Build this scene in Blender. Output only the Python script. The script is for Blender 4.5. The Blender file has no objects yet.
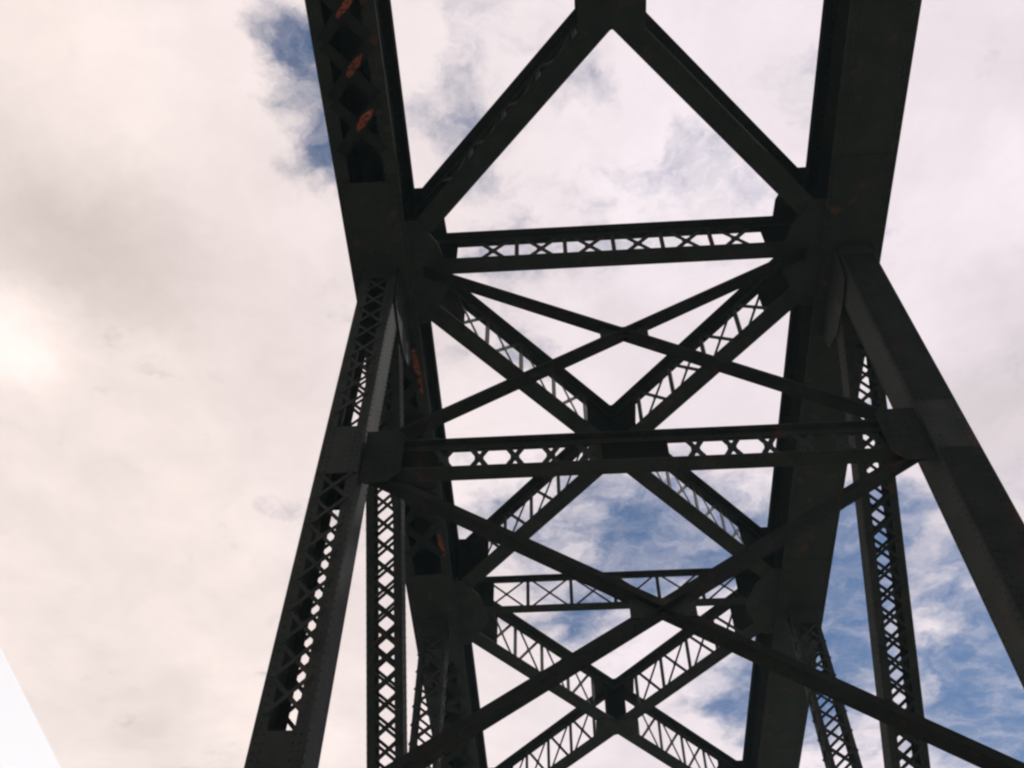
import bpy, math, random
from mathutils import Vector as Vec, Matrix

random.seed(7)
scene = bpy.context.scene
COL = scene.collection
CZ = 1.6                                   # eye height of the camera above the road deck
def V(x, y, z): return Vec((x, y, z + CZ))  # heights below are counted from the camera's eye

# ------------------------------------------------------------------ measured bridge dimensions (metres)
XL, XR = -3.329, 5.724                      # truss planes
XM = (XL + XR) / 2
ZB, CH, CW = 18.0, 1.586, 1.164             # top chord: underside, depth, width
YA, YB, P = 10.28, 20.07, 9.79              # main panel point, sub panel point, panel length
Y0, Y3 = YA - 9.62, YB + P
PYF, PW, PD = 10.063, 0.64, 0.698           # main post: near face, width, depth
DW, DD, DANG = 0.653, 0.465, math.radians(49.19)
ZC, ZD = (12.05, 12.727), (5.75, 6.45)      # lower sway struts
ZBOT = -3.0

# ------------------------------------------------------------------ materials
def new_mat(name):
    m = bpy.data.materials.new(name); m.use_nodes = True
    nt = m.node_tree; b = nt.nodes['Principled BSDF']
    return m, nt, b
def nd(nt, t, **kw):
    n = nt.nodes.new(t)
    for k, v in kw.items(): setattr(n, k, v)
    return n

def steel_mat(name, base, var, rust_amt, rust=(0.10, 0.032, 0.014), sc2=.8, lo=.60, spec=.08):
    m, nt, b = new_mat(name); L = nt.links
    geo = nd(nt, 'ShaderNodeNewGeometry')
    n1 = nd(nt, 'ShaderNodeTexNoise'); n1.inputs['Scale'].default_value = 2.3; n1.inputs['Detail'].default_value = 8
    L.new(geo.outputs['Position'], n1.inputs['Vector'])
    r1 = nd(nt, 'ShaderNodeValToRGB'); r1.color_ramp.elements[0].position = .35; r1.color_ramp.elements[1].position = .7
    r1.color_ramp.elements[0].color = (*base, 1); r1.color_ramp.elements[1].color = (*var, 1)
    L.new(n1.outputs['Fac'], r1.inputs['Fac'])
    mp = nd(nt, 'ShaderNodeMapping'); mp.inputs['Scale'].default_value = (3.2, 3.2, .9)     # runs of rust down the steel
    L.new(geo.outputs['Position'], mp.inputs['Vector'])
    n2 = nd(nt, 'ShaderNodeTexNoise'); n2.inputs['Scale'].default_value = sc2; n2.inputs['Detail'].default_value = 6; n2.inputs['Roughness'].default_value = .62
    L.new(mp.outputs['Vector'], n2.inputs['Vector'])
    r2 = nd(nt, 'ShaderNodeMapRange'); r2.inputs['From Min'].default_value = lo; r2.inputs['From Max'].default_value = lo + .12
    r2.inputs['To Max'].default_value = rust_amt
    L.new(n2.outputs['Fac'], r2.inputs['Value'])
    mx = nd(nt, 'ShaderNodeMixRGB'); mx.inputs['Color2'].default_value = (*rust, 1)
    L.new(r2.outputs['Result'], mx.inputs['Fac']); L.new(r1.outputs['Color'], mx.inputs['Color1'])
    L.new(mx.outputs['Color'], b.inputs['Base Color'])
    n3 = nd(nt, 'ShaderNodeTexNoise'); n3.inputs['Scale'].default_value = 22; n3.inputs['Detail'].default_value = 4
    L.new(geo.outputs['Position'], n3.inputs['Vector'])
    rr = nd(nt, 'ShaderNodeMapRange'); rr.inputs['To Min'].default_value = .55; rr.inputs['To Max'].default_value = .85
    L.new(n3.outputs['Fac'], rr.inputs['Value']); L.new(rr.outputs['Result'], b.inputs['Roughness'])
    bp = nd(nt, 'ShaderNodeBump'); bp.inputs['Strength'].default_value = .25; bp.inputs['Distance'].default_value = .02
    L.new(n3.outputs['Fac'], bp.inputs['Height']); L.new(bp.outputs['Normal'], b.inputs['Normal'])
    b.inputs['Specular IOR Level'].default_value = spec
    return m

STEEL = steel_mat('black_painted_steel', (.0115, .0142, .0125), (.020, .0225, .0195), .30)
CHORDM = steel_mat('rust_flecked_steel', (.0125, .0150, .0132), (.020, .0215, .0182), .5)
SHADE = steel_mat('shaded_steel', (.0050, .0060, .0055), (.0085, .0090, .0080), .15, spec=0.0)  # darkened copy of the steel: shade on the webs put into the colour
DIM = steel_mat('dimmed_steel', (.0075, .0092, .0082), (.0130, .0145, .0128), .25, spec=.03)  # half-darkened copy: shade painted in so members merge with the chords
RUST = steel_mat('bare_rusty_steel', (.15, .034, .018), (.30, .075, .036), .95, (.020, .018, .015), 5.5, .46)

def simple_mat(name, c0, c1, scale, rough, bump=.1):
    m, nt, b = new_mat(name); L = nt.links
    geo = nd(nt, 'ShaderNodeNewGeometry'); n = nd(nt, 'ShaderNodeTexNoise')
    n.inputs['Scale'].default_value = scale; n.inputs['Detail'].default_value = 7
    L.new(geo.outputs['Position'], n.inputs['Vector'])
    r = nd(nt, 'ShaderNodeValToRGB'); r.color_ramp.elements[0].color = (*c0, 1); r.color_ramp.elements[1].color = (*c1, 1)
    r.color_ramp.elements[0].position = .3; r.color_ramp.elements[1].position = .7
    L.new(n.outputs['Fac'], r.inputs['Fac']); L.new(r.outputs['Color'], b.inputs['Base Color'])
    b.inputs['Roughness'].default_value = rough
    bp = nd(nt, 'ShaderNodeBump'); bp.inputs['Strength'].default_value = bump; bp.inputs['Distance'].default_value = .05
    L.new(n.outputs['Fac'], bp.inputs['Height']); L.new(bp.outputs['Normal'], b.inputs['Normal'])
    return m
DECK = simple_mat('worn_concrete_deck', (.42, .41, .395), (.50, .49, .47), 1.6, .9)
LINE = simple_mat('white_lane_paint', (.62, .62, .60), (.8, .8, .78), 4, .7)
WATER = simple_mat('pale_river_water', (.21, .20, .165), (.27, .26, .215), .15, .25, .6)  # unseen water, pale tone made up to bounce light onto the steel undersides
WHITE = simple_mat('white_car_paint', (.78, .82, .86), (.80, .84, .87), 3, .3, 0)
RUBBER = simple_mat('black_rubber', (.02, .02, .02), (.03, .03, .03), 8, .7)

# ------------------------------------------------------------------ mesh builder
class MB:
    def __init__(s): s.v = []; s.f = []; s.m = []
    def box(s, c, a, b, d, mi=0):
        """box round c with half-axis vectors a, b, d"""
        i = len(s.v)
        for sx in (-1, 1):
            for sy in (-1, 1):
                for sz in (-1, 1): s.v.append(c + a * sx + b * sy + d * sz)
        q = [(0, 1, 3, 2), (4, 6, 7, 5), (0, 4, 5, 1), (2, 3, 7, 6), (0, 2, 6, 4), (1, 5, 7, 3)]
        if a.cross(b).dot(d) < 0: q = [t[::-1] for t in q]
        for t in q: s.f.append(tuple(i + k for k in t)); s.m.append(mi)
    def abox(s, x0, x1, y0, y1, z0, z1, mi=0):
        s.box(V((x0 + x1) / 2, (y0 + y1) / 2, (z0 + z1) / 2), Vec(((x1 - x0) / 2, 0, 0)), Vec((0, (y1 - y0) / 2, 0)), Vec((0, 0, (z1 - z0) / 2)), mi)
    def bar(s, p, q, side, w, t, mi=0, nrm=None):
        """flat bar p->q, width w along 'side', thickness t"""
        d = (q - p); L = d.length; d = d / L
        n = nrm or d.cross(side).normalized(); sd = n.cross(d).normalized()
        s.box((p + q) / 2, d * (L / 2), sd * (w / 2), n * (t / 2), mi)
    def prism(s, pts, off, mi=0):
        i = len(s.v); n = len(pts)
        for p in pts: s.v.append(p)
        for p in pts: s.v.append(p + off)
        s.f.append(tuple(range(i + n - 1, i - 1, -1))); s.m.append(mi)
        s.f.append(tuple(range(i + n, i + 2 * n))); s.m.append(mi)
        for k in range(n):
            l = (k + 1) % n
            s.f.append((i + k, i + l, i + n + l, i + n + k)); s.m.append(mi)
    def rivet(s, c, n, r=.022, h=.014):
        """a low domed rivet head standing on the face with normal n"""
        a = n.orthogonal().normalized(); b = n.cross(a); i = len(s.v)
        for k in range(6):
            g = math.pi / 3 * k; s.v.append(c + a * (r * math.cos(g)) + b * (r * math.sin(g)))
        for k in range(6):
            g = math.pi / 3 * k; s.v.append(c + n * h + (a * math.cos(g) + b * math.sin(g)) * r * .55)
        for k in range(6):
            l = (k + 1) % 6; s.f.append((i + k, i + l, i + 6 + l, i + 6 + k)); s.m.append(0)
        s.f.append(tuple(range(i + 6, i + 12))); s.m.append(0)
    def rivets(s, p, q, n, pitch=.15, **kw):
        L = (q - p).length; k = max(1, int(L / pitch))
        for j in range(k + 1): s.rivet(p.lerp(q, j / k), n, **kw)
    def ragged(s, p, q, w, nrm, t):
        """flake with an uneven outline lying along p->q"""
        d = (q - p); sd = nrm.cross(d.normalized()).normalized(); n = 7; rnd = random.Random(int(p.x * 91 + p.y * 57) + 5)
        up = [p + d * ((k + rnd.uniform(-.3, .3)) / n) + sd * (w * .5 * (.35 + .65 * math.sin(math.pi * (k + .6) / (n + .4))) * rnd.uniform(.55, 1.0)) for k in range(n + 1)]
        dn = [p + d * ((k + rnd.uniform(-.3, .3)) / n) - sd * (w * .5 * (.35 + .65 * math.sin(math.pi * (k + .6) / (n + .4))) * rnd.uniform(.55, 1.0)) for k in range(n + 1)]
        s.prism(dn + up[::-1], nrm * t)
    def build(s, name, mats, parent=None, origin=None):
        lo = Vec([min(v[k] for v in s.v) for k in range(3)]); hi = Vec([max(v[k] for v in s.v) for k in range(3)])
        o0 = origin or (lo + hi) / 2
        me = bpy.data.meshes.new(name)
        me.from_pydata([v - o0 for v in s.v], [], s.f)
        for mt in (mats if isinstance(mats, (list, tuple)) else [mats]): me.materials.append(mt)
        me.polygons.foreach_set('material_index', s.m); me.update()
        o = bpy.data.objects.new(name, me); COL.objects.link(o)
        o.parent = parent
        o.location = o0 - (WL.get(parent.name, Vec()) if parent else Vec())
        WL[o.name] = o0
        return o
WL = {}

def tag(o, label, cat=None, group=None, kind=None):
    if label: o['label'] = label
    if cat: o['category'] = cat
    if group: o['group'] = group
    if kind: o['kind'] = kind
    return o

EX, EY, EZ = Vec((1, 0, 0)), Vec((0, 1, 0)), Vec((0, 0, 1))

def lacing(mb, p, q, side, gap, pitch, w, t, nrm, phase=0.0, single=False, rust=()):
    """crossed (or zigzag) lacing bars between two flanges from p to q"""
    d = (q - p); L = d.length; d = d / L
    n = int((L - phase) / pitch)
    for k in range(n):
        a = p + d * (phase + k * pitch); b = a + d * pitch
        h = side * (gap / 2)
        j = nrm * (t * .55)
        mb.bar(a - h + j, b + h + j, side, w, t, 0, nrm)
        if not single: mb.bar(a + h - j, b - h - j, side, w, t, 0, nrm)
        else: mb.bar(a + h - j, b - h - j, side, w, t, 0, nrm)

# ------------------------------------------------------------------ the bridge
bridge = bpy.data.objects.new('truss_bridge', None); COL.objects.link(bridge)
bridge.location = V(XM, YA, ZBOT); WL[bridge.name] = bridge.location.copy()
tag(bridge, 'dark riveted steel truss bridge with laced members seen from underneath', 'bridge')

def top_chord(X, s, rusty):
    """s = +1 when the inner side is towards +x"""
    y0, y1 = Y0 - 3.0, Y3 + 3.0
    mb = MB(); hw = CW / 2
    for k in (-1, 1):
        xw = X + k * .415
        mb.abox(xw - .016, xw + .016, y0, y1, ZB + .02, ZB + CH - .02, 1)                    # web plate
        a, b = sorted((X + k * hw, X + k * .33))
        mb.abox(a, b, y0, y1, ZB, ZB + .022)                                                 # bottom flange
        a, b = sorted((X + k * hw, X + k * .431))
        mb.abox(a, b, y0, y1, ZB + CH - .062, ZB + CH - .022, 1)                             # top outstanding leg
        for zz in (ZB + .022, ZB + CH - .18):                                                # vertical angle legs
            a, b = sorted((X + k * .431, X + k * .449))
            mb.abox(a, b, y0, y1, zz, zz + .12, 1)
        for off in (.36, .47, .55):
            mb.rivets(V(X + k * off, 3.5, ZB), V(X + k * off, 27.5, ZB), -EZ, .16)
        mb.rivets(V(X + s * .449, 3.5, ZB + .085), V(X + s * .449, 27.5, ZB + .085), EX * s, .16)
        mb.rivets(V(X + s * .449, 3.5, ZB + CH - .12), V(X + s * .449, 27.5, ZB + CH - .12), EX * s, .16)
    mb.abox(X - hw - (.05 if s < 0 else 0), X + hw + (.05 if s > 0 else 0), y0, y1, ZB + CH - .022, ZB + CH)                                  # cover plate
    o = mb.build('top_chord', [CHORDM, SHADE], bridge)
    if rusty: tag(o, 'left top chord with orange rusty lacing bars on its underside')
    # lacing under the chord, interrupted by tie plates at the panel points
    if not rusty:                                       # plates added below the other chord imitate dark gaps between lacing bars
        for k in range(5):
            ya, yb = y0 + k * (y1 - y0) / 5, y0 + (k + 1) * (y1 - y0) / 5
            pl = MB(); pl.abox(X - .40, X + .40, ya + .004, yb - .004, ZB - .012, ZB - .001)
            for xx in (-.385, .385): pl.rivets(V(X + xx, ya + .1, ZB - .012), V(X + xx, yb - .1, ZB - .012), -EZ, .14)
            for xx in (-.26, -.13, 0, .13, .26): pl.rivet(V(X + xx, ya + .08, ZB - .012), -EZ); pl.rivet(V(X + xx, yb - .08, ZB - .012), -EZ)
            pl.build('added_bottom_plate', CHORDM, o)
    lb = MB(); pitch = 1.02; c0 = 5.13
    k0 = int((y0 - c0) / pitch)
    for k in range(k0, int((y1 - c0) / pitch) if rusty else k0):
        yc = c0 + k * pitch
        if any(n0 - 2.1 < yc < n0 + 1.9 for n0 in (Y0, YA, Y3)) or abs(yc - YB) < 1.9:
            if lb.v: lb.build('lacing', DIM, o); lb = MB()
            continue
        for sg in (-1, 1):
            z = ZB - .010 - (.014 if sg > 0 else 0)
            a = V(X - .40, yc + sg * .47, z); b = V(X + .40, yc - sg * .47, z)
            lb.bar(a, b, EX, .20, .0142, 0, EZ)
            if rusty and sg > 0 and 4.6 < yc < 7.9:
                u0, u1 = ((.40, .92), (.42, .80), (.45, .86))[min(2, int((yc - 4.6) / 1.05))]
                m_ = MB(); m_.ragged(a.lerp(b, u0) - EZ * .012, a.lerp(b, u1) - EZ * .012, .17, EZ, .004)
                rb = m_.build('rust_scale', RUST, o); tag(rb, 'orange rust scale on a lacing bar')
    if lb.v: lb.build('lacing', DIM, o)
    if rusty:
        for p_, q_, w_ in ((V(X + .40, 12.0, ZB - .003), V(X + .47, 13.1, ZB - .003), .13), (V(X + .38, 17.2, ZB - .003), V(X + .46, 17.9, ZB - .003), .12)):
            m_ = MB(); m_.ragged(p_ - EZ * .003, q_ - EZ * .003, w_ * 1.1, EZ, .004); tag(m_.build('rust_scale', RUST, o), 'dull red rust scale on the chord flange')
    for n0, d0, d1 in ((Y0, 1.7, 1.6), (YA, 2.05, 1.5), (YB, 1.6, 1.6), (Y3, 1.6, 1.6)):
        tp = MB(); tp.abox(X - .5, X + .5, n0 - d0, n0 + d1, ZB - .042, ZB - .026)
        for xx in (-.45, -.37, .37, .45): tp.rivets(V(X + xx, n0 - d0 + .06, ZB - .042), V(X + xx, n0 + d1 - .06, ZB - .042), -EZ, .14)
        for yy in (n0 - d0 + .07, n0 + d1 - .07): tp.rivets(V(X - .3, yy, ZB - .042), V(X + .3, yy, ZB - .042), -EZ, .13)
        tp.build('tie_plate', CHORDM, o)
    # horizontal gussets that take the laterals and struts
    for n0 in (Y0, YA, YB, Y3):
        low = [(.50, -1.12), (.80, -1.12), (1.14, -.62), (1.30, .0), (1.30, .35), (1.12, .62), (.8, 1.2), (.50, 1.2)]
        upp = [(.585, -1.10), (.86, -1.10), (1.16, -.42), (1.20, .30), (1.0, .60), (.8, 1.0), (.585, 1.0)]
        for z, sh in ((18.17, low), (19.64, upp)):
            g = MB(); pts = [V(X + s * a, n0 + b, z) for a, b in sh]
            if s < 0: pts = pts[::-1]
            g.prism(pts, EZ * .016)
            for q in range(7):
                for r_ in range(3): g.rivet(V(X + s * (.66 + .16 * r_), n0 - .9 + q * .26, z), -EZ)
            g.build('gusset_plate', STEEL, o)
    return o
chordL = top_chord(XL, 1, True)
chordR = top_chord(XR, -1, False)

def built_up(name, X, w, d, origin, axis, nrm, length, pitch, ties, flange, mat=STEEL, sides=False, bw=.055, label=None, start=0.0, back=0.0, closed=False):
    """a laced box member: two solid webs in the truss plane joined by crossed lacing on the two other faces.
    origin: middle of its near face at the upper end; axis: along the member; nrm: into the member from the near face"""
    mb = MB(); t = .014
    for k in (-1, 1):
        xw = EX * (k * (w / 2 - t))
        c = origin + axis * (length / 2) + nrm * (d / 2)
        if not sides:
            mb.box(c + xw, axis * (length / 2), nrm * (d / 2 - .02), EX * t)
        else:
            for e in (-1, 1):
                mb.box(c + EX * (k * (w / 2 - .009)) + nrm * (e * (d / 2 - .07)), axis * (length / 2), nrm * .055, EX * .009)
        for e in (0, 1):
            f = origin + axis * (length / 2) + nrm * (d * e + (.008 if e == 0 else -.008)) + EX * (k * (w / 2 - flange / 2))
            mb.box(f, axis * (length / 2), EX * (flange / 2), nrm * .008)
            nn = -nrm if e == 0 else nrm
            if e == 0:
                mb.rivets(origin + axis * .1 + EX * (k * (w / 2 - flange * .5)), origin + axis * (length - .1) + EX * (k * (w / 2 - flange * .5)), nn, .13, r=.018)
    # outer face rivets along the webs
        mb.rivets(origin + axis * .1 + nrm * .06 + EX * (k * w / 2), origin + axis * (length - .1) + nrm * .06 + EX * (k * w / 2), EX * k, .14, r=.018)
        mb.rivets(origin + axis * .1 + nrm * (d - .06) + EX * (k * w / 2), origin + axis * (length - .1) + nrm * (d - .06) + EX * (k * w / 2), EX * k, .14, r=.018)
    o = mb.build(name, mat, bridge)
    if label: tag(o, label)
    gap = w - flange * 1.1
    faces = [(nrm * -.006, EX, gap, -nrm), (nrm * (d + .006), EX, gap, nrm)]
    if closed:                                                    # added plates imitate the dark inside behind the near lacing
        faces = faces[1:]
    if sides:
        for k in (-1, 1): faces.append((EX * (k * (w / 2 + .005)) + nrm * (d / 2), nrm, d - .14, EX * k))
    runs = []; e0 = start
    for a, b in list(ties) + [(length, length)]:
        if a - e0 > pitch: runs.append((e0, min(a, length)))
        e0 = b
    for r0, r1 in (runs if closed else []):
        cp_ = MB(); cp_.box(origin + axis * ((r0 + r1) / 2) - nrm * .006, axis * ((r1 - r0) / 2 - .004), EX * (w / 2 - .03), nrm * .005)
        for xx in (-.85, -.62, .62, .85):
            cp_.rivets(origin + axis * (r0 + .07) + EX * (xx * (w / 2 - .03)) - nrm * .011, origin + axis * (r1 - .07) + EX * (xx * (w / 2 - .03)) - nrm * .011, -nrm, .15, r=.018)
        cp_.build('added_cover_plate', DIM, o)
    for off, side, gp, nn in faces:
        for r0, r1 in runs:
            lb = MB(); ph = back if nn == nrm else 0.0; n = max(1, int((r1 - r0 - ph) / pitch)); pp = pitch * (1.07 if ph else 1); r0 = r0 + ph; n = max(1, int((r1 - r0) / pp))
            for k in range(n):
                a = origin + axis * (r0 + k * pp) + off; b = a + axis * pp; h = side * (gp / 2)
                lb.bar(a - h, b + h, side, bw, .0105, 0, nn)
                lb.bar(a + h + nn * .010, b - h + nn * .010, side, bw, .0105, 0, nn)
                if sides:
                    for pnt in (a - h, a + h): lb.rivet(pnt + nn * .014, nn, .03, .022)
            lb.build('lacing', mat, o)
    for a, b in ties:
        for e in (0, 1):
            tp = MB()
            c = origin + axis * ((a + b) / 2) + nrm * (d * e + (-.012 if e == 0 else .012))
            tp.box(c, axis * ((b - a) / 2), EX * (w / 2 - .012), nrm * .007)
            for xx in (-.8, -.55, .55, .8):
                ev = nrm * (-.019 if e == 0 else d + .019)
                tp.rivets(origin + axis * (a + .05) + EX * (xx * w / 2) + ev, origin + axis * (b - .05) + EX * (xx * w / 2) + ev, nrm * (-1 if e == 0 else 1), .11, r=.018)
            tp.build('tie_plate', mat, o)
    return o

ZT = 17.98
TOPZ = 18.9
for X, s in ((XL, 1), (XR, -1)):
    # main post: near face at PYF, down to the bottom chord
    top = ZT
    built_up('post', X, PW, PD, V(X, PYF, top), -EZ, EY, top - (ZBOT + .4), .53,
             [(.02, .35), (top - 13.02, top - 11.9), (top - 7.43, top - 5.2), (top + .4, top + 2.6)], .16, start=.02, bw=.056, back=.305, closed=s < 0,
             label='post with laced near face' if s > 0 else 'post with added plates standing in for its dark laced near face')
    # gusset at the head of post and diagonal, in the truss plane
    for k in (-1, 1):
        g = MB(); xg = X + k * (PW / 2 + .03)
        pts = [V(xg, 9.95, ZB + 1.2), V(xg, 10.09, 17.7), V(xg, 10.2, 17.0), V(xg, 10.75, 16.95), V(xg, 11.4, 17.0), V(xg, 12.0, 17.4), V(xg, 12.4, ZB + 1.2)]
        g.prism(pts[::-1] if k > 0 else pts, EX * (k * .016))
        for q in range(6):
            for r_ in range(4): g.rivet(V(xg + k * .016, 10.25 + .17 * r_, 17.15 + .14 * q), EX * k)
        g.build('gusset_plate', STEEL, bridge)
    # diagonal
    ax = Vec((0, math.cos(DANG), -math.sin(DANG))); nm = Vec((0, math.sin(DANG), math.cos(DANG)))
    org = V(X, 10.188, 18.0) + ax * .35
    Ld = (18.0 - ZBOT - .5) / math.sin(DANG) - .35
    built_up('diagonal', X, DW, DD, org, ax, nm, Ld, .40, [(.02, 1.5), (14.2, 16.0)], .150, start=.02, bw=.058)
    # hanger at the sub panel point, laced on all four sides
    zh = 18.0 - (YB - 10.188) * math.tan(DANG) + .2
    hl = built_up('hanger', X, DW, .47, V(X, YB, 17.98), -EZ, EY, 17.98 - zh, .50, [(.02, .55), (17.98 - zh - .6, 17.98 - zh - .05)], .10, sides=True, bw=.06, start=.02,
             label='hanger laced with crossing bars on all four sides')
    # bottom chord
    bc = MB(); bc.abox(X - .3, X + .3, Y0 - 3, Y3 + 3, ZBOT - .45, ZBOT + .42)
    bc.build('bottom_chord', STEEL, bridge)

def lattice_girder(name, p, q, zb, zt, fw, solids, centers, xw, dividers, dw, bw, ft=.10, label=None, cp=.8):
    """I-shaped girder p->q (plan points): double-angle flanges and one plane of web.
    solids: stretches of web plate; centers: where the crossed bars sit; xw: spread of a cross; dividers: upright positions"""
    mb = MB()
    P0, Q0 = Vec((p[0], p[1], 0)), Vec((q[0], q[1], 0)); d = Q0 - P0; L = d.length; d = d / L; sd = Vec((-d.y, d.x, 0))
    def W(s_, z): return P0 + d * s_ + EZ * (z + CZ)
    for z, e in ((zb, 1), (zt, -1)):
        mb.box(W(L / 2, z + e * .008), d * (L / 2), sd * (fw / 2), EZ * .008)
        for k in (-1, 1):
            mb.box(W(L / 2, z + e * (.016 + ft / 2)) + sd * (k * .014), d * (L / 2), sd * .008, EZ * (ft / 2))
            mb.rivets(W(.2, z - (.0 if e > 0 else .016)) + sd * (k * fw * .3), W(L - .2, z - (.0 if e > 0 else .016)) + sd * (k * fw * .3), -EZ, .15, r=.018)
            mb.rivets(W(.2, z + e * ft * .6) + sd * (k * .022), W(L - .2, z + e * ft * .6) + sd * (k * .022), sd * k, .15, r=.018)
    o = mb.build(name, STEEL, bridge)
    if label: tag(o, label)
    zm, hz = (zb + zt) / 2, (zt - zb) / 2
    for a, b in solids:
        a, b = max(0, a), min(L, b); w_ = MB(); w_.box(W((a + b) / 2, zm), d * ((b - a) / 2), sd * .006, EZ * (hz - .018)); w_.build('web_plate', SHADE, o)
    for a, b in zip([0] + [x[1] for x in solids], [x[0] for x in solids] + [L]):
        if b - a < .3: continue
        lb = MB()
        for c in centers:
            if not a - xw * .3 < c < b + xw * .3: continue
            lb.bar(W(c - xw / 2, zb + .03) + sd * .0055, W(c + xw / 2, zt - .03) + sd * .0055, EZ, bw, .0115, 0, sd)
            lb.bar(W(c - xw / 2, zt - .03) - sd * .0055, W(c + xw / 2, zb + .03) - sd * .0055, EZ, bw, .0115, 0, sd)
            lb.box(W(c, zm), d * (bw * cp), sd * .0125, EZ * (bw * cp))
        for c in dividers:
            if a + .32 < c < b - .32 or (dw > .09 and a + .1 < c < b - .1): lb.box(W(c, zm), d * (dw / 2), sd * .0135, EZ * (hz - .02))
        if lb.v: lb.build('web_bracing', STEEL, o)
    return o

def strut(Y, zb, zt, fw, xa, xb, s0, s1, pitch, c0, xw, div, bw, name='cross_strut', label=None, ft=.1, mid=None, cp=.8):
    """c0: world x of one cross; the others follow at the pitch"""
    L = xb - xa
    cs = [c0 + k * pitch - xa for k in range(-14, 15)]
    cs = [c for c in cs if s0 - .1 < c < L - s1 + .1]
    dv = [c0 + (k + .5) * pitch - xa for k in range(-14, 15)] if div else []
    sol = [(0, s0)] + ([(mid[0] - xa, mid[1] - xa)] if mid else []) + [(L - s1, L)]
    return lattice_girder(name, (xa, Y), (xb, Y), zb, zt, fw, sol, cs, xw, dv, div, bw, ft=ft, label=label, cp=cp)
strut(YA, 18.334, 19.43, .35, XL + .46, XR - .46, .97, 1.06, .97, 1.725, .80, .085, .095, cp=.9, ft=.13)
strut(YB, 18.206, 19.255, .25, XL + .46, XR - .46, 1.0, 1.0, 1.10, XM + .55, 1.02, .085, .05)
strut(Y3, 18.25, 19.3, .25, XL + .46, XR - .46, 1.0, 1.0, 1.10, XM, 1.02, .085, .05)
strut(Y0, 18.334, 19.43, .35, XL + .46, XR - .46, .97, .97, .97, 1.725, .56, .085, .085)
XA, XB = XL + PW / 2 + .02, XR - PW / 2 - .02
strut(YA, ZC[0], ZC[1], .275, XA, XB, 1.25, .6, .545, 1.24 + .24, .34, 0, .085, ft=.11, mid=(.62, 1.62),
      label='deeper lying cross strut with octagonal openings between its posts')
strut(YA, ZD[0], ZD[1], .275, XA, XB, 1.25, .6, .545, 1.24 + .24, .34, 0, .085, ft=.11, mid=(.62, 1.62))

# top laterals: an X of two lattice girders in each panel
def lateral(n0, n1, zb=18.22, zt=19.62, fw=.40, bw=.075, pitch=1.0, hub=.72):
    for (xa, xb), dz in (((XL, XR), 0.0), ((XR, XL), .018)):
        dx, dy = xb - xa, n1 - n0; L = math.hypot(dx, dy)
        u = .62 / abs(dx); v = 1 - u
        p = (xa + dx * u, n0 + dy * u); q = (xa + dx * v, n0 + dy * v); Lm = L * (v - u); h = Lm / 2
        cs, dv = [], []
        for k in range(5):
            for e in (-1, 1):
                dv.append(h + e * (.9 + pitch * k)); cs.append(h + e * (.9 + pitch * (k + .5)))
        lattice_girder('lateral_brace', p, q, zb + dz, zt - dz, fw, [(0, 1.2), (h - hub, h + hub), (Lm - 1.2, Lm)], [c for c in cs if 1.2 < c < Lm - 1.2], pitch * .92, dv, .10, bw, ft=.13)
    yc = (n0 + n1) / 2
    low = [(-.58, -.30), (-.42, -.46), (0, -.3), (.42, -.46), (.58, -.30), (.58, .30), (.42, .44), (0, .30), (-.42, .50), (-.58, .34)]
    for z in (zb - .016, zt + .001):
        g = MB(); g.prism([V(XM + a, yc + b, z) for a, b in low], EZ * .014)
        for a in range(-2, 3):
            for b in range(-2, 3):
                if abs(a) == abs(b) and a: g.rivet(V(XM + a * .2, yc + b * .16, z), -EZ)
        g.build('gusset_plate', STEEL, bridge)
lateral(Y0, YA); lateral(YA, YB); lateral(YB, Y3, hub=.40)

# sway bracing: plain angles crossing between the struts
def sway(zt, zb, xa, xb):
    for (x0, x1), off in (((xa, xb), -.012), ((xb, xa), .012)):
        zz = lambda x: zt + (zb - zt) * abs(x - (XL if x0 < x1 else XR)) / (XR - XL)
        p, q = V(x0, YA, zz(x0)), V(x1, YA, zz(x1))
        d = (q - p).normalized(); n = d.cross(EY).normalized()
        if n.z < 0: n = -n
        mb = MB(); L = (q - p).length; c = (p + q) / 2
        mb.box(c - n * .05 + n * off * .4, d * (L / 2), EY * .13, n * .007)
        for k in (-1, 1): mb.box(c + n * .045 + EY * (k * .012), d * (L / 2), EY * .007, n * .088)
        for k in (-1, 1): mb.rivets(p - n * (.057 - off * .4) + EY * (k * .075), q - n * (.057 - off * .4) + EY * (k * .075), -n, .2, r=.018)
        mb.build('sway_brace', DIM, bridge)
    g = MB(); zc = (zt + zb) / 2
    g.abox(XM - .42, XM + .42, YA - .035, YA - .021, zc - .16, zc + .16)
    for a in range(-3, 4): g.rivets(V(XM + a * .12, YA - .035, zc - .1), V(XM + a * .12, YA - .035, zc + .1), -EY, .1)
    g.build('gusset_plate', STEEL, bridge)
sway(18.794, 12.484, XL + .5, XR - .5)
sway(12.416, 6.066, XL + PW / 2, XR - PW / 2)
# corner plates joining strut and braces to the posts
for X, s in ((XL, 1), (XR, -1)):
    for z0, z1 in ((11.75, 12.95),):
        g = MB(); xi = X + s * (PW / 2 + .02)
        pts = [V(xi, YA - .16, z0), V(xi + s * .42, YA - .16, z0), V(xi + s * .60, YA - .16, z0 + .22), V(xi + s * .60, YA - .16, z1 - .1), V(xi + s * .5, YA - .16, z1), V(xi, YA - .16, z1)]
        g.prism(pts if s < 0 else pts[::-1], EY * .012)
        for a in range(4): g.rivets(V(xi + s * (.08 + .14 * a), YA - .16, z0 + .25), V(xi + s * (.08 + .14 * a), YA - .16, z1 - .35), -EY, .13)
        g.build('gusset_plate', DIM, bridge)

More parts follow.
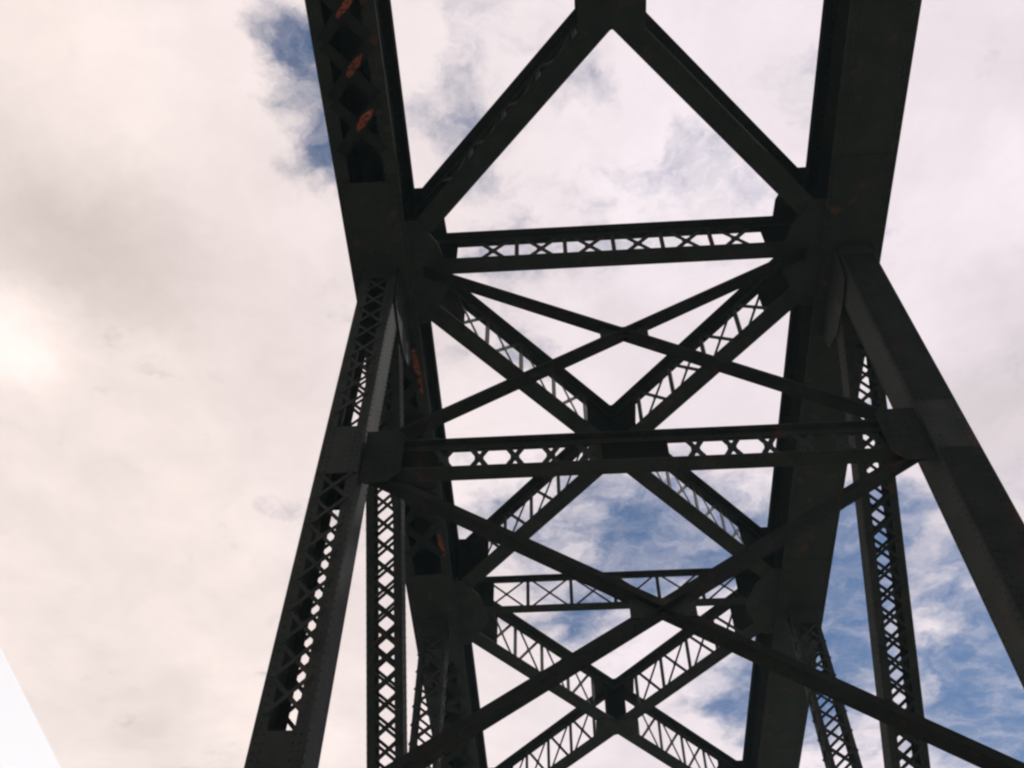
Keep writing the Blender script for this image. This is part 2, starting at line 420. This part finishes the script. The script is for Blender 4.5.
# ------------------------------------------------------------------ the road deck and the river below
mb = MB(); mb.abox(XL + .36, XR - .36, -40, 80, -CZ - .45, -CZ)
road = tag(mb.build('road', DECK), 'worn pale concrete road deck of the bridge', kind='structure')
mb = MB()
for k in range(-6, 14): mb.abox(XM - .06, XM + .06, k * 6 - .1, k * 6 + 3, -CZ + .0005, -CZ + .004)
tag(mb.build('lane_marking', LINE), 'white dashed lane line on the road deck', kind='structure')
me = bpy.data.meshes.new('water'); S = 700
me.from_pydata([(-S, -S, 0), (S, -S, 0), (S, S, 0), (-S, S, 0)], [], [(0, 1, 2, 3)]); me.materials.append(WATER)
wt = bpy.data.objects.new('water', me); COL.objects.link(wt); wt.location = (0, 0, -24)
tag(wt, 'broad river far below the bridge', kind='structure')

# thin haze added to lift the blacks of the steel, like veiling glare
hm = bpy.data.materials.new('added_haze'); hm.use_nodes = True
for n_ in list(hm.node_tree.nodes):
    if n_.type == 'BSDF_PRINCIPLED': hm.node_tree.nodes.remove(n_)
pv = hm.node_tree.nodes.new('ShaderNodeVolumePrincipled'); pv.inputs['Color'].default_value = (.64, .93, 1.0, 1); pv.inputs['Density'].default_value = .00056
hm.node_tree.links.new(pv.outputs[0], [n_ for n_ in hm.node_tree.nodes if n_.type == 'OUTPUT_MATERIAL'][0].inputs['Volume'])
mb = MB(); mb.box(Vec((0, 0, 1)), Vec((720, 0, 0)), Vec((0, 720, 0)), Vec((0, 0, 26)))
hz = tag(mb.build('haze', hm), 'thin pale haze added around the bridge to lift its dark tones', kind='stuff')

# ------------------------------------------------------------------ camera
f_px = 1060.395
pt, yw, rl = map(math.radians, (54.158, -4.226, .792))
F = Vec((math.sin(yw) * math.cos(pt), math.cos(yw) * math.cos(pt), math.sin(pt)))
R0 = Vec((math.cos(yw), -math.sin(yw), 0)); U0 = R0.cross(F)
Rr = R0 * math.cos(rl) + U0 * math.sin(rl); Uu = Rr.cross(F)
cam = bpy.data.cameras.new('camera'); co = bpy.data.objects.new('camera', cam); COL.objects.link(co)
M = Matrix((Rr, Uu, -F)).transposed().to_4x4(); M.translation = Vec((0, 0, CZ)); co.matrix_world = M
cam.sensor_width = 36; cam.lens = f_px * 36 / 1024; cam.clip_start = .05; cam.clip_end = 20000
scene.camera = co

# ------------------------------------------------------------------ white windscreen pillar of the car the view is taken from
def ray(px, py, dist): return Vec((0, 0, CZ)) + (F + Rr * ((px - 512) / f_px) - Uu * ((py - 384) / f_px)).normalized() * dist
eye = Vec((0, 0, CZ))
face = Vec((.5, -.6, .55)).normalized()                      # the way its broad side looks: back, up and to the right
edge_plane = (ray(0, 653, 1) - eye).cross(ray(58, 768, 1) - eye).normalized()
d = edge_plane.cross(face).normalized(); out = face.cross(d).normalized()
c0 = ray(32, 702, 1.1)
if out.dot(ray(0, 768, 1.1) - c0) < 0: out = -out
mb = MB()
prof = [(0, -.008), (.002, -.002), (.006, 0), (.10, .0), (.20, -.004), (.29, -.016), (.31, -.03), (.30, -.05), (.2, -.075), (.1, -.08), (.03, -.06), (.004, -.03)]
pts = [c0 - d * .95 + out * u_ + face * w_ for u_, w_ in prof]
mb.prism(pts, d * 1.9)
pil = mb.build('windscreen_pillar', WHITE)
tag(pil, 'blank white car window pillar, overexposed, in the bottom left corner', 'car pillar')

# ------------------------------------------------------------------ sky, clouds and sun
SUN_EL, SUN_AZ = math.radians(50), math.radians(76)       # azimuth counted from +y towards +x
world = bpy.data.worlds.new('World'); scene.world = world; world.use_nodes = True
nt = world.node_tree; L = nt.links
for nn in list(nt.nodes): nt.nodes.remove(nn)
outw = nd(nt, 'ShaderNodeOutputWorld'); bg = nd(nt, 'ShaderNodeBackground'); L.new(bg.outputs[0], outw.inputs[0])
BGS = .095
bg.inputs['Strength'].default_value = BGS
sky = nd(nt, 'ShaderNodeTexSky', sky_type='NISHITA'); sky.sun_disc = False
sky.sun_elevation = SUN_EL; sky.sun_rotation = SUN_AZ; sky.dust_density = .2; sky.ozone_density = 3.0; sky.air_density = 1.0
tc = nd(nt, 'ShaderNodeTexCoord'); sp = nd(nt, 'ShaderNodeSeparateXYZ'); L.new(tc.outputs['Generated'], sp.inputs[0])
def mth(op, a, b=None, c=None):
    n_ = nd(nt, 'ShaderNodeMath', operation=op)
    for i, x in enumerate((a, b, c)):
        if x is None: continue
        if isinstance(x, (int, float)): n_.inputs[i].default_value = x
        else: L.new(x, n_.inputs[i])
    return n_.outputs[0]
zc = mth('MAXIMUM', sp.outputs['Z'], .08)
u, v = mth('DIVIDE', sp.outputs['X'], zc), mth('DIVIDE', sp.outputs['Y'], zc)
cb = nd(nt, 'ShaderNodeCombineXYZ'); L.new(u, cb.inputs[0]); L.new(v, cb.inputs[1])      # a point on the cloud sheet
PL = cb.outputs[0]
def noise(scale, detail, rough, vec, seed=0., sx=1., sy=1.):
    mp = nd(nt, 'ShaderNodeMapping'); mp.inputs['Location'].default_value = (seed, seed * .7, seed * 1.3); mp.inputs['Scale'].default_value = (sx, sy, 1)
    L.new(vec, mp.inputs['Vector'])
    n_ = nd(nt, 'ShaderNodeTexNoise'); n_.inputs['Scale'].default_value = scale; n_.inputs['Detail'].default_value = detail; n_.inputs['Roughness'].default_value = rough
    L.new(mp.outputs[0], n_.inputs['Vector']); return n_
wn = noise(2.6, 5, .55, PL, 3.1)
ws = nd(nt, 'ShaderNodeVectorMath', operation='SUBTRACT'); L.new(wn.outputs['Color'], ws.inputs[0]); ws.inputs[1].default_value = (.5, .5, .5)
wm = nd(nt, 'ShaderNodeVectorMath', operation='SCALE'); L.new(ws.outputs[0], wm.inputs[0]); wm.inputs['Scale'].default_value = .12
wa = nd(nt, 'ShaderNodeVectorMath', operation='ADD'); L.new(PL, wa.inputs[0]); L.new(wm.outputs[0], wa.inputs[1])
wn2 = noise(11, 6, .6, PL, 6.6)
ws2 = nd(nt, 'ShaderNodeVectorMath', operation='SUBTRACT'); L.new(wn2.outputs['Color'], ws2.inputs[0]); ws2.inputs[1].default_value = (.5, .5, .5)
wm2 = nd(nt, 'ShaderNodeVectorMath', operation='SCALE'); L.new(ws2.outputs[0], wm2.inputs[0]); wm2.inputs['Scale'].default_value = .10
wb = nd(nt, 'ShaderNodeVectorMath', operation='ADD'); L.new(wa.outputs[0], wb.inputs[0]); L.new(wm2.outputs[0], wb.inputs[1])
WP = wb.outputs[0]
def blob(cu, cv, ru, rv, amp, rot=0.):
    """soft oval patch of the cloud sheet"""
    mp = nd(nt, 'ShaderNodeMapping', vector_type='TEXTURE'); mp.inputs['Location'].default_value = (cu, cv, 0)
    mp.inputs['Rotation'].default_value = (0, 0, math.radians(rot)); mp.inputs['Scale'].default_value = (ru, rv, 1)
    L.new(WP, mp.inputs['Vector'])
    ln = nd(nt, 'ShaderNodeVectorMath', operation='LENGTH'); L.new(mp.outputs[0], ln.inputs[0])
    mr = nd(nt, 'ShaderNodeMapRange', interpolation_type='SMOOTHSTEP')
    mr.inputs['From Min'].default_value = 0; mr.inputs['From Max'].default_value = 1; mr.inputs['To Min'].default_value = amp; mr.inputs['To Max'].default_value = 0
    L.new(ln.outputs['Value'], mr.inputs['Value']); return mr.outputs[0]
def total(lst):
    t = lst[0]
    for x in lst[1:]: t = mth('ADD', t, x)
    return t
# gaps in the cloud (cloud sheet coordinates: sideways, ahead)
GAPS = [(-.225, .31, .095, .11, .74, 0), (-.225, .41, .10, .15, .70, 0), (-.21, .48, .06, .08, .30, 0), (-.08, .43, .10, .10, .50, 0), (-.06, .32, .10, .1, .30, 0),
        (.12, .96, .30, .19, .80, 15), (.17, 1.0, .17, .11, .36, 10), (-.02, .71, .06, .09, .62, 0), (-.05, .56, .10, .06, .50, 0),
        (.72, 1.38, .26, .42, .92, -20), (.52, 1.2, .42, .46, .66, 0), (.34, 1.15, .17, .48, .56, 0), (.37, .97, .12, .12, .45, 0), (.56, 1.01, .10, .06, .5, 0),
        (.02, 1.13, .19, .13, .78, 0), (.30, 1.36, .18, .2, .5, 0), (-.42, 1.21, .06, .03, .60, 0), (-.66, 1.46, .09, .05, .75, 0),
        (.36, .74, .08, .10, .42, 0), (.33, .62, .06, .06, .26, 0), (.12, .45, .08, .06, .10, 0), (.22, .37, .09, .06, .26, 0), (.60, .74, .09, .06, .3, 0), (.45, .38, .09, .07, .24, 0), (.02, .38, .07, .05, .3, 0), (.15, .28, .1, .05, .2, 0), (.12, .36, .38, .30, .17, 0), (.1, 1.1, .5, .35, .14, 0)]
gap = total([blob(*g) for g in GAPS])
fn = noise(4.2, 11, .60, WP, 1.7); fn2 = noise(13, 8, .62, WP, 5.2)
nz = mth('ADD', mth('MULTIPLY', mth('SUBTRACT', fn.outputs['Fac'], .5), 1.75), mth('MULTIPLY', mth('SUBTRACT', fn2.outputs['Fac'], .5), 1.25))
den = mth('ADD', mth('SUBTRACT', .96, gap), nz)
cv = nd(nt, 'ShaderNodeMapRange', interpolation_type='SMOOTHSTEP'); cv.inputs['From Min'].default_value = -.02; cv.inputs['From Max'].default_value = .80
L.new(den, cv.inputs['Value'])
# thin torn veils drifting across the gaps
wv = noise(7.5, 10, .66, WP, 12.3, 1.0, 1.8)
wr = nd(nt, 'ShaderNodeMapRange', interpolation_type='SMOOTHSTEP'); wr.inputs['From Min'].default_value = .40; wr.inputs['From Max'].default_value = .72; wr.inputs['To Max'].default_value = .45
L.new(wv.outputs['Fac'], wr.inputs['Value'])
cover = mth('MAXIMUM', cv.outputs[0], wr.outputs[0])
# thickness of the cloud: bright where thin, greyer where deep
SH = [(-.48, .50, .20, .22, -.16, 0), (-.62, .28, .3, .22, -.05, 0), (-.60, .63, .12, .13, .20, 0), (-.42, .33, .12, .20, .06, 0),
      (.50, .50, .14, .12, .13, 0), (.58, .76, .30, .24, -.20, 0), (.50, .40, .1, .07, -.04, 0), (.14, .42, .2, .16, .07, 0), (-.5, .95, .4, .3, -.03, 0), (-.35, 1.3, .3, .3, .06, 0)]
sh = total([blob(*g) for g in SH])
tn = noise(3.0, 6, .55, WP, 8.4)
tn2 = noise(9, 7, .6, WP, 2.9)
br = mth('ADD', mth('ADD', mth('ADD', .885, sh), mth('MULTIPLY', mth('SUBTRACT', tn.outputs['Fac'], .5), .42)), mth('MULTIPLY', mth('SUBTRACT', tn2.outputs['Fac'], .5), .22))
# colour: cream to the left, lilac white ahead and to the right
cr = nd(nt, 'ShaderNodeMapRange'); cr.inputs['From Min'].default_value = -.45; cr.inputs['From Max'].default_value = .1; L.new(u, cr.inputs['Value'])
cm = nd(nt, 'ShaderNodeMixRGB'); cm.inputs['Color1'].default_value = (1.045, .905, .856, 1); cm.inputs['Color2'].default_value = (1.0, .900, .945, 1)
L.new(cr.outputs[0], cm.inputs['Fac'])
sc_ = nd(nt, 'ShaderNodeVectorMath', operation='SCALE'); L.new(cm.outputs[0], sc_.inputs[0]); L.new(mth('DIVIDE', br, BGS), sc_.inputs['Scale'])
mixw = nd(nt, 'ShaderNodeMixRGB'); L.new(cover, mixw.inputs['Fac']); L.new(sky.outputs[0], mixw.inputs['Color1']); L.new(sc_.outputs[0], mixw.inputs['Color2'])
L.new(mixw.outputs[0], bg.inputs['Color'])

sl = bpy.data.lights.new('sun', 'SUN'); sl.energy = 2.6; sl.angle = math.radians(2); sl.color = (1, .96, .90)
so = bpy.data.objects.new('sun', sl); COL.objects.link(so); so.location = (0, 0, 60)
sd_ = Vec((math.sin(SUN_AZ) * math.cos(SUN_EL), math.cos(SUN_AZ) * math.cos(SUN_EL), math.sin(SUN_EL)))
so.rotation_euler = (-sd_).to_track_quat('-Z', 'Y').to_euler()

vs = scene.view_settings
vs.view_transform = 'Standard'; vs.look = 'None'; vs.gamma = 1; vs.exposure = 0; vs.use_curve_mapping = False
scene.render.engine = 'CYCLES'
scene.cycles.pixel_filter_type = 'BLACKMAN_HARRIS'; scene.cycles.filter_width = 2.4
scene.cycles.use_denoising = True
scene.cycles.max_bounces = 8
